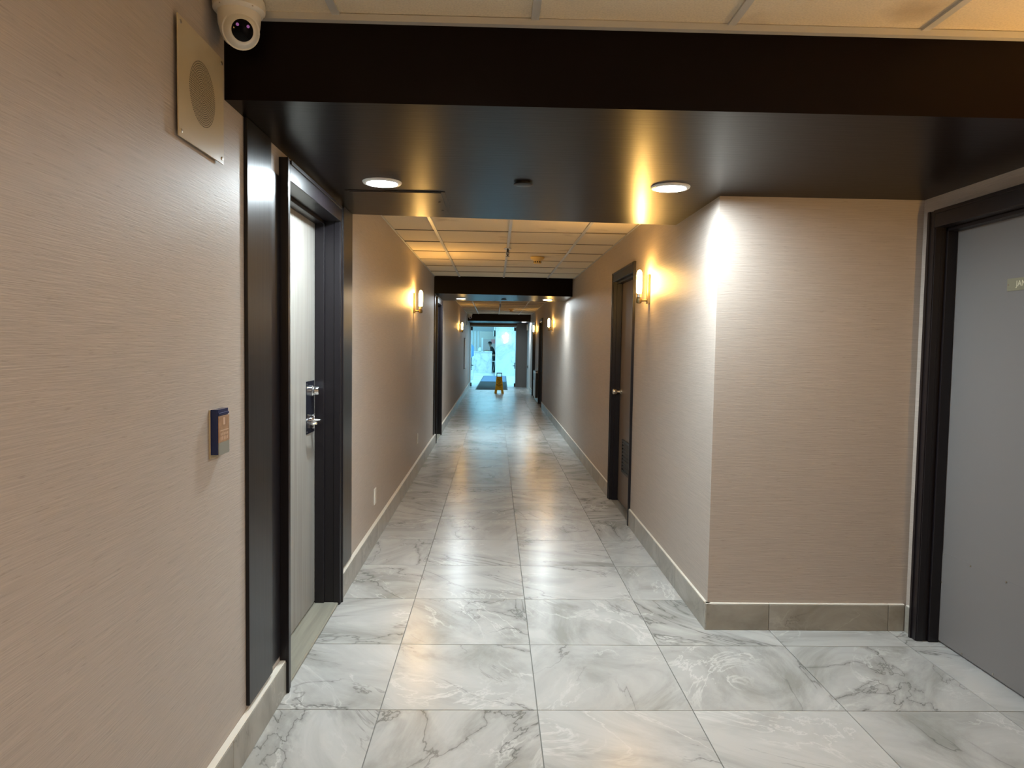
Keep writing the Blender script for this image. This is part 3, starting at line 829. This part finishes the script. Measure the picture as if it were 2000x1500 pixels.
t = thing('wet_floor_sign', 'yellow folding wet floor sign standing before the dark mat', 'sign', (0.145, 21.05, 0))
def sign_panel(sgn):
    """one leaf; lower edge at y = sgn*-0.13, hinge at top"""
    lean = math.atan2(0.125, 0.60) * (1 if sgn < 0 else -1)
    m = Matrix.Translation((0, sgn * 0.128, 0)) @ Matrix.Rotation(-lean, 4, 'X')
    def place(b):
        for v in b.bm.verts: v.co = m @ v.co
        return b
    p = MB()
    p.prism([(-0.115, 0.10), (0.115, 0.10), (0.085, 0.50), (-0.085, 0.50)], 'y', -0.006, 0.006)
    for sx in (-1, 1):
        p.prism([(sx * 0.138, 0.0), (sx * 0.068, 0.0), (sx * 0.055, 0.10), (sx * 0.115, 0.11), (sx * 0.125, 0.10)], 'y', -0.012, 0.012)
        p.prism([(sx * 0.115, 0.10), (sx * 0.100, 0.10), (sx * 0.070, 0.50), (sx * 0.085, 0.50)], 'y', -0.012, 0.012)
    panel = place(p).build('panel', 'yellow', t)
    h = MB()
    for sx in (-1, 1):
        h.prism([(sx * 0.085, 0.49), (sx * 0.062, 0.49), (sx * 0.058, 0.60), (sx * 0.078, 0.60)], 'y', -0.010, 0.010)
    h.box((-0.080, -0.011, 0.590), (0.080, 0.011, 0.615), 0.004)
    place(h).build('grip', 'signgrey', panel)
    if sgn < 0:
        rx = PI / 2 - lean
        def put(body, size, z, mat, bold=0.001, xs=1.0):
            text(body, size, mat, panel, m @ Vector((0, -0.0066, z)), (rx, 0, 0), 'lettering', bold=bold, xs=xs)
        put('CAUTION', 0.040, 0.455, 'signred', 0.0012)
        put('CUIDADO', 0.026, 0.405, 'signblack', 0.0015)
        put('WET FLOOR', 0.033, 0.255, 'signblack', 0.0016)
        put('MOJADO', 0.026, 0.222, 'signblack', 0.0015)
        ic = MB()
        n = 28
        ro, ri = 0.048, 0.040
        for k in range(n):
            a, c = 2 * PI * k / n, 2 * PI * (k + 1) / n
            ic.prism([(ro * math.cos(a), 0.335 + ro * math.sin(a)), (ro * math.cos(c), 0.335 + ro * math.sin(c)), (ri * math.cos(c), 0.335 + ri * math.sin(c)), (ri * math.cos(a), 0.335 + ri * math.sin(a))], 'y', -0.0075, -0.0055)
        # slipping figure
        ic.prism([(-0.012, 0.352), (-0.006, 0.362), (0.002, 0.358), (-0.004, 0.348)], 'y', -0.0075, -0.0055)
        ic.prism([(-0.008, 0.346), (0.002, 0.348), (0.014, 0.330), (0.004, 0.324)], 'y', -0.0075, -0.0055)
        ic.prism([(0.006, 0.326), (0.014, 0.330), (-0.014, 0.308), (-0.020, 0.312)], 'y', -0.0075, -0.0055)
        ic.prism([(0.008, 0.328), (0.016, 0.328), (0.024, 0.306), (0.017, 0.304)], 'y', -0.0075, -0.0055)
        place(ic).build('slip_symbol', 'signblack', panel)
        mk = MB()
        for k in range(4):
            mk.box((0.0 + k * 0.016, -0.0072, 0.165), (0.011 + k * 0.016, -0.0058, 0.180))
        place(mk).build('printed_marks', 'signred', panel)
sign_panel(-1); sign_panel(1)

# ------------------------------------------------------------------ lobby
ZL = 2.75
struct(MB().box((-6.1, YD + 0.1, -0.01), (-6.0, 47, ZL + 0.1)).build('wall_lobby_left', 'lobbypaint'), 'pale left wall of the bright lobby', 'wall')
struct(MB().box((5.0, YD + 0.1, -0.01), (5.1, 47, ZL + 0.1)).build('wall_lobby_right', 'lobbypaint'), 'pale right wall of the bright lobby', 'wall')
b = MB().box((-6.0, YD + 0.085, 0.0), (XL - 0.2, YD + 0.2, ZL)).box((1.29, YD + 0.085, 0.0), (5.0, YD + 0.2, ZL)).box((XL - 0.2, YD + 0.085, 2.15), (1.29, YD + 0.2, ZL))
struct(b.build('wall_lobby_front', 'lobbypaint'), 'pale lobby wall around the corridor opening', 'wall')
struct(MB().box((-6.1, YD + 0.1, ZL), (5.1, 47, ZL + 0.1)).build('ceiling_lobby', 'lobbypaint'), 'white ceiling of the lobby', 'ceiling')
struct(MB().box((0.03, 33.0, 0), (5.0, 33.3, ZL)).build('wall_lobby_marble', 'marble'), 'white marble wall behind the end of the mat', 'wall')
struct(MB().box((-6.0, 42.0, 0), (5.0, 42.2, ZL)).build('wall_lobby_back', 'lobbybeige'), 'taupe back wall behind the reception desk', 'wall')
struct(MB().box((-6.0, 38.6, 2.14), (5.0, 39.2, ZL)).build('trim_8', 'lobbypaint'), 'pale bulkhead above the reception desk', 'bulkhead')
for n, (x, w) in enumerate([(-1.22, 0.16), (-1.02, 0.10), (-0.86, 0.09)]):
    struct(MB().box((x - w / 2, 37.4, 0), (x + w / 2, 37.7, 2.14), 0.01).build('trim_%d' % (9 + n), 'lobbypaint'), ['wide pale column left of the reception desk', 'thin pale column left of the reception desk, middle of three', 'thin pale column nearest the reception desk'][n], 'column')
# unseen fill panels added on the ceiling to brighten the lobby
for n, (x, y) in enumerate([(-2.6, 27.0), (-0.05, 27.4), (2.4, 27.0), (-2.6, 31.0), (-0.05, 30.8), (2.4, 31.0), (-2.4, 35.2), (-0.6, 34.2), (-1.0, 40.5)]):
    t = thing('fill_panel', 'added flat fill panel on the lobby ceiling, ' + ['first on the left inside the doors', 'straight inside the doors above the mat', 'first on the right inside the doors', 'second on the left wall side', 'above the far half of the mat', 'in front of the marble wall on the right', 'left of the reception desk', 'nearest the reception desk', 'behind the bulkhead before the back wall'][n], 'ceiling light', (x, y, ZL), group='added lobby fill panels')
    MB().box((-0.62, -0.62, -0.020), (0.62, 0.62, -0.002), 0.004).build('frame', 'ring', t)
    MB().box((-0.58, -0.58, -0.024), (0.58, 0.58, -0.019)).build('fill_diffuser', 'lobbyfill', t)
# reception desk
t = thing('reception_desk', 'white marble reception desk seen through the open doors', 'desk', (-0.53, 36.4, 0))
MB().box((-1.2, -0.36, 0), (0.40, 0.30, 1.03), 0.004).build('body', 'marble', t)
MB().box((-1.22, -0.40, 1.03), (0.42, 0.34, 1.07), 0.004).build('countertop', 'marble', t)
MB().box((0.02, -0.30, 1.07), (0.40, 0.20, 1.095), 0.004).build('raised_ledge', 'lobbypaint', t)
t = thing('table_lamp', 'pale rounded lamp on the left end of the reception desk', 'lamp', (-0.74, 36.35, 1.07))
MB().lathe([(0.07, 0), (0.07, 0.015), (0.015, 0.03), (0.015, 0.06)], 20).build('base', 'nickel', t, True)
MB().lathe([(0.105, 0.03), (0.10, 0.10), (0.075, 0.18), (0.035, 0.215), (0, 0.22)], 24).build('shade', 'lobbypaint', t, True)
# back door with frame and red notice
t = struct(empty('door_8', (-0.28, 42.0, 0)), 'taupe door in the back wall behind the desk', 'door')
MB().box((-0.40, -0.02, 0), (0.45, 0.0, 1.74), 0.002).build('leaf', 'lobbydoor', t)
MB().box((-0.50, -0.05, 0), (-0.40, 0.0, 1.82), 0.003).build('jamb', 'lobbypaint', t)
MB().box((0.45, -0.05, 0), (0.53, 0.0, 1.82), 0.003).build('jamb', 'lobbypaint', t)
MB().box((-0.40, -0.04, 1.74), (0.45, 0.0, 1.82), 0.003).build('head_jamb', 'lobbybeige', t)
t = thing('notice_sign', 'faded red notice on the back door beyond the person', 'sign', (-0.10, 41.97, 1.62))
MB().box((-0.12, -0.012, -0.12), (0.12, 0.008, 0.12), 0.002).build('board', 'red', t)
MB().box((-0.13, -0.008, -0.13), (0.13, 0.010, 0.13), 0.002).build('rim', 'lobbydoor', t)
# hanging dark monitor
t = thing('monitor', 'dark monitor hanging at the edge of the marble wall', 'monitor', (-0.02, 35.0, 1.98))
MB().box((-0.03, -0.10, -0.16), (0.05, 0.12, 0.14), 0.01).build('screen_case', 'black', t)
MB().box((-0.05, -0.09, -0.14), (-0.03, 0.11, 0.12), 0.004).build('side_cover', 'lobbypaint', t)
MB().rod((0.01, 0.0, 0.14), (0.01, 0.0, 0.77), 0.02, 10).build('ceiling_pole', 'lobbypaint', t)
# marble-wall light, overexposed
t = thing('cluster_light', 'glowing wall light on the white marble wall', 'wall lamp', (0.48, 33.0, 1.74))
MB().lathe([(0.07, 0), (0.07, 0.02), (0.02, 0.04), (0.02, 0.08)], 20, Matrix.Rotation(PI / 2, 4, 'X')).build('mount', 'nickel', t, True)
for x, z, rr in [(0.0, 0.0, 0.11), (0.07, 0.12, 0.085), (-0.09, 0.06, 0.075), (0.05, -0.13, 0.08), (-0.03, -0.20, 0.06), (0.09, -0.02, 0.06), (0.03, 0.20, 0.055)]:
    MB().lathe([(rr * math.sin(a), -rr * math.cos(a)) for a in [PI * k / 10 for k in range(11)]], 16, Matrix.Translation((x, -0.14, z))).build('globe', 'lobbysconce', t, True)
# blue draped cloth over dark stand
t = thing('draped_flag', 'pale blue cloth draped on a dark stand left of the desk', 'flag', (-1.20, 35.2, 0))
MB().rod((0, 0, 0), (0, 0, 1.62), 0.016, 10).build('pole', 'greytransom', t)
MB().lathe([(0.12, 0), (0.12, 0.02), (0.03, 0.05), (0.02, 0.20)], 20).build('foot', 'black', t, True)
b = MB()
prev = None
pts = []
for k in range(13):
    u = k / 12
    pts.append((-0.02 + 0.20 * u, 0.035 * math.sin(u * 11), 1.56 - 0.26 * u, 0.82 - 0.05 * math.sin(u * 5)))
ring = [(x, y - 0.012, zt, zb) for x, y, zt, zb in pts] + [(x, y + 0.012, zt, zb) for x, y, zt, zb in reversed(pts)]
top = [b.bm.verts.new((x, y, zt)) for x, y, zt, zb in ring]
bot = [b.bm.verts.new((x, y, zb)) for x, y, zt, zb in ring]
for k in range(len(ring)):
    j = (k + 1) % len(ring)
    b.bm.faces.new((top[k], top[j], bot[j], bot[k]))
b.bm.faces.new(top[::-1]); b.bm.faces.new(bot)
b.build('cloth', 'cloth_blue', t, True)
MB().prism([(0.00, 0.28), (0.06, 0.25), (0.085, 0.82), (0.01, 0.82)], 'y', -0.025, 0.025).build('tail', 'shirt', t)
# low planter box at the left of the opening
t = thing('planter_box', 'low white planter box left beyond the open doors', 'planter', (-1.02, 29.2, 0))
MB().box((-0.22, -0.5, 0), (0.16, 0.5, 0.36), 0.012).build('box', 'marble', t)
MB().box((-0.20, -0.48, 0.36), (0.14, 0.48, 0.375)).build('pebble_bed', 'lobbypaint', t)
for k in range(5):
    a = 0.4 + k
    MB().lathe([(0.0, 0), (0.035, 0.02), (0.042, 0.05), (0.025, 0.085), (0, 0.095)], 10, Matrix.Translation((-0.03 + 0.10 * math.sin(a), -0.38 + 0.19 * k, 0.37))).build('stone', 'greytransom', t, True)
# gate panel and pole beside the desk
t = thing('desk_gate', 'dark low gate closing the gap beside the reception desk', 'gate', (-0.02, 36.55, 0))
MB().box((-0.10, -0.02, 0.02), (0.14, 0.02, 0.56), 0.004).build('panel', 'trousers', t)
MB().box((-0.10, -0.03, 0.56), (0.14, 0.03, 0.60), 0.004).build('top_rail', 'lobbypaint', t)
t = thing('leaning_pole', 'thin white pole leaning across the dark gate', 'pole', (-0.09, 36.42, 0))
MB().rod((0, 0, 0.012), (0.115, 0.085, 0.62), 0.012, 10).build('shaft', 'lobbypaint', t)
MB().rod((-0.003, 0, 0.0), (0, 0, 0.03), 0.018, 10).build('tip', 'white', t)

# ------------------------------------------------------------------ person behind the desk
def skinned(name, verts, edges, mat, parent, sub=2):
    me = bpy.data.meshes.new(name)
    me.from_pydata([v[0] for v in verts], edges, [])
    o = bpy.data.objects.new(name, me); COL.objects.link(o)
    me.materials.append(M[mat])
    o.parent = parent
    md = o.modifiers.new('Skin', 'SKIN')
    md.use_smooth_shade = True
    sv = me.skin_vertices[0].data if me.skin_vertices else None
    if sv is None:
        bpy.context.view_layer.objects.active = o
        sv = me.skin_vertices[0].data
    for i, v in enumerate(verts):
        rr = v[1]
        sv[i].radius = rr if isinstance(rr, tuple) else (rr, rr)
        sv[i].use_root = (i == 0)
    ss = o.modifiers.new('Subsurf', 'SUBSURF'); ss.levels = sub; ss.render_levels = sub
    return o
# local: faces -x, standing, leaning a little over the counter
P_ = thing('person', 'person in black top, dark trousers and black cap behind the desk', 'person', (-0.03, 37.35, 0))
hip, waist, chest, neck, headb, headt = (0, 0, 0.84), (-0.03, 0, 0.98), (-0.11, 0, 1.20), (-0.185, 0, 1.325), (-0.215, 0, 1.39), (-0.225, 0, 1.50)
V = [(hip, (0.13, 0.10)), (waist, (0.12, 0.095)), (chest, (0.15, 0.10)), (neck, 0.048), (headb, (0.062, 0.066)), (headt, (0.072, 0.082))]
E = [(0, 1), (1, 2), (2, 3), (3, 4), (4, 5)]
for sy in (-1, 1):
    k = len(V)
    V += [((-0.12, sy * 0.17, 1.255), 0.058), ((-0.17, sy * 0.22, 1.03), 0.045), ((-0.36, sy * 0.16, 1.125), 0.034), ((-0.43, sy * 0.14, 1.135), 0.024)]
    E += [(2, k), (k, k + 1), (k + 1, k + 2), (k + 2, k + 3)]
    # five fingers resting on the counter
    for f, (dx, dy, L_) in enumerate([(-0.03, -sy * 0.035, 0.7), (-0.085, -sy * 0.022, 0.9), (-0.095, -sy * 0.004, 1), (-0.088, sy * 0.014, 0.92), (-0.070, sy * 0.030, 0.8)]):
        V.append(((-0.43 + dx, sy * 0.14 + dy, 1.115), 0.009)); E.append((k + 3, len(V) - 1))
    k = len(V)
    V += [((0.01, sy * 0.085, 0.78), 0.088), ((-0.01, sy * 0.095, 0.44), 0.062), ((0.02, sy * 0.10, 0.09), 0.044), ((-0.13, sy * 0.11, 0.04), 0.036)]
    E += [(0, k), (k, k + 1), (k + 1, k + 2), (k + 2, k + 3)]
body = skinned('body', V, E, 'skin', P_)
# face details
fx, fz = -0.225, 1.465
nb = MB().prism([(fx - 0.070, fz - 0.018), (fx - 0.098, fz - 0.018), (fx - 0.074, fz + 0.016)], 'y', -0.012, 0.012).build('nose', 'skin', P_)
for sy in (-1, 1):
    MB().lathe([(0.0, -0.009), (0.008, -0.004), (0.008, 0.004), (0, 0.009)], 8, Matrix.Translation((fx - 0.070, sy * 0.030, fz + 0.014))).build('eye', 'black', P_, True)
    MB().lathe([(0.0, -0.028), (0.012, -0.012), (0.014, 0.008), (0, 0.026)], 8, Matrix.Translation((fx + 0.012, sy * 0.082, fz - 0.004))).build('ear', 'skin', P_, True)
MB().box((fx - 0.078, -0.020, fz - 0.048), (fx - 0.066, 0.020, fz - 0.040), 0.002).build('mouth', 'red', P_)
# clothes
sv_ = [((0.0, 0, 0.80), (0.150, 0.118)), ((-0.03, 0, 0.98), (0.138, 0.112)), ((-0.11, 0, 1.21), (0.172, 0.118)), ((-0.172, 0, 1.30), (0.062, 0.064))]
se_ = [(0, 1), (1, 2), (2, 3)]
for sy in (-1, 1):
    k = len(sv_)
    sv_ += [((-0.12, sy * 0.175, 1.26), 0.074), ((-0.17, sy * 0.225, 1.03), 0.062), ((-0.31, sy * 0.175, 1.10), 0.050)]
    se_ += [(2, k), (k, k + 1), (k + 1, k + 2)]
skinned('top', sv_, se_, 'shirt', P_)
tv_ = [((0, 0, 0.86), (0.142, 0.112))]
te_ = []
for sy in (-1, 1):
    k = len(tv_)
    tv_ += [((0.01, sy * 0.088, 0.76), 0.104), ((-0.01, sy * 0.097, 0.44), 0.078), ((0.02, sy * 0.10, 0.10), 0.064)]
    te_ += [(0, k), (k, k + 1), (k + 1, k + 2)]
skinned('trousers', tv_, te_, 'trousers', P_)
for sy in (-1, 1):
    MB().box((-0.20, sy * 0.105 - 0.048, 0.0), (0.075, sy * 0.105 + 0.048, 0.085), 0.03, 3).build('shoe', 'black', P_, True)
MB().lathe([(0.094, 0.0), (0.096, 0.03), (0.086, 0.065), (0.055, 0.092), (0, 0.10)], 24, Matrix.Translation((-0.222, 0, 1.495)) @ Matrix.Diagonal((1.02, 0.92, 1, 1))).build('cap', 'shirt', P_, True)
MB().prism([(-0.29, -0.07), (-0.37, -0.05), (-0.39, 0.0), (-0.37, 0.05), (-0.29, 0.07)], 'z', 1.496, 1.506).build('cap_peak', 'shirt', P_)
MB().lathe([(0.080, -0.05), (0.088, 0.0)], 20, Matrix.Translation((-0.205, 0, 1.49))).build('hair', 'hair', P_, True)
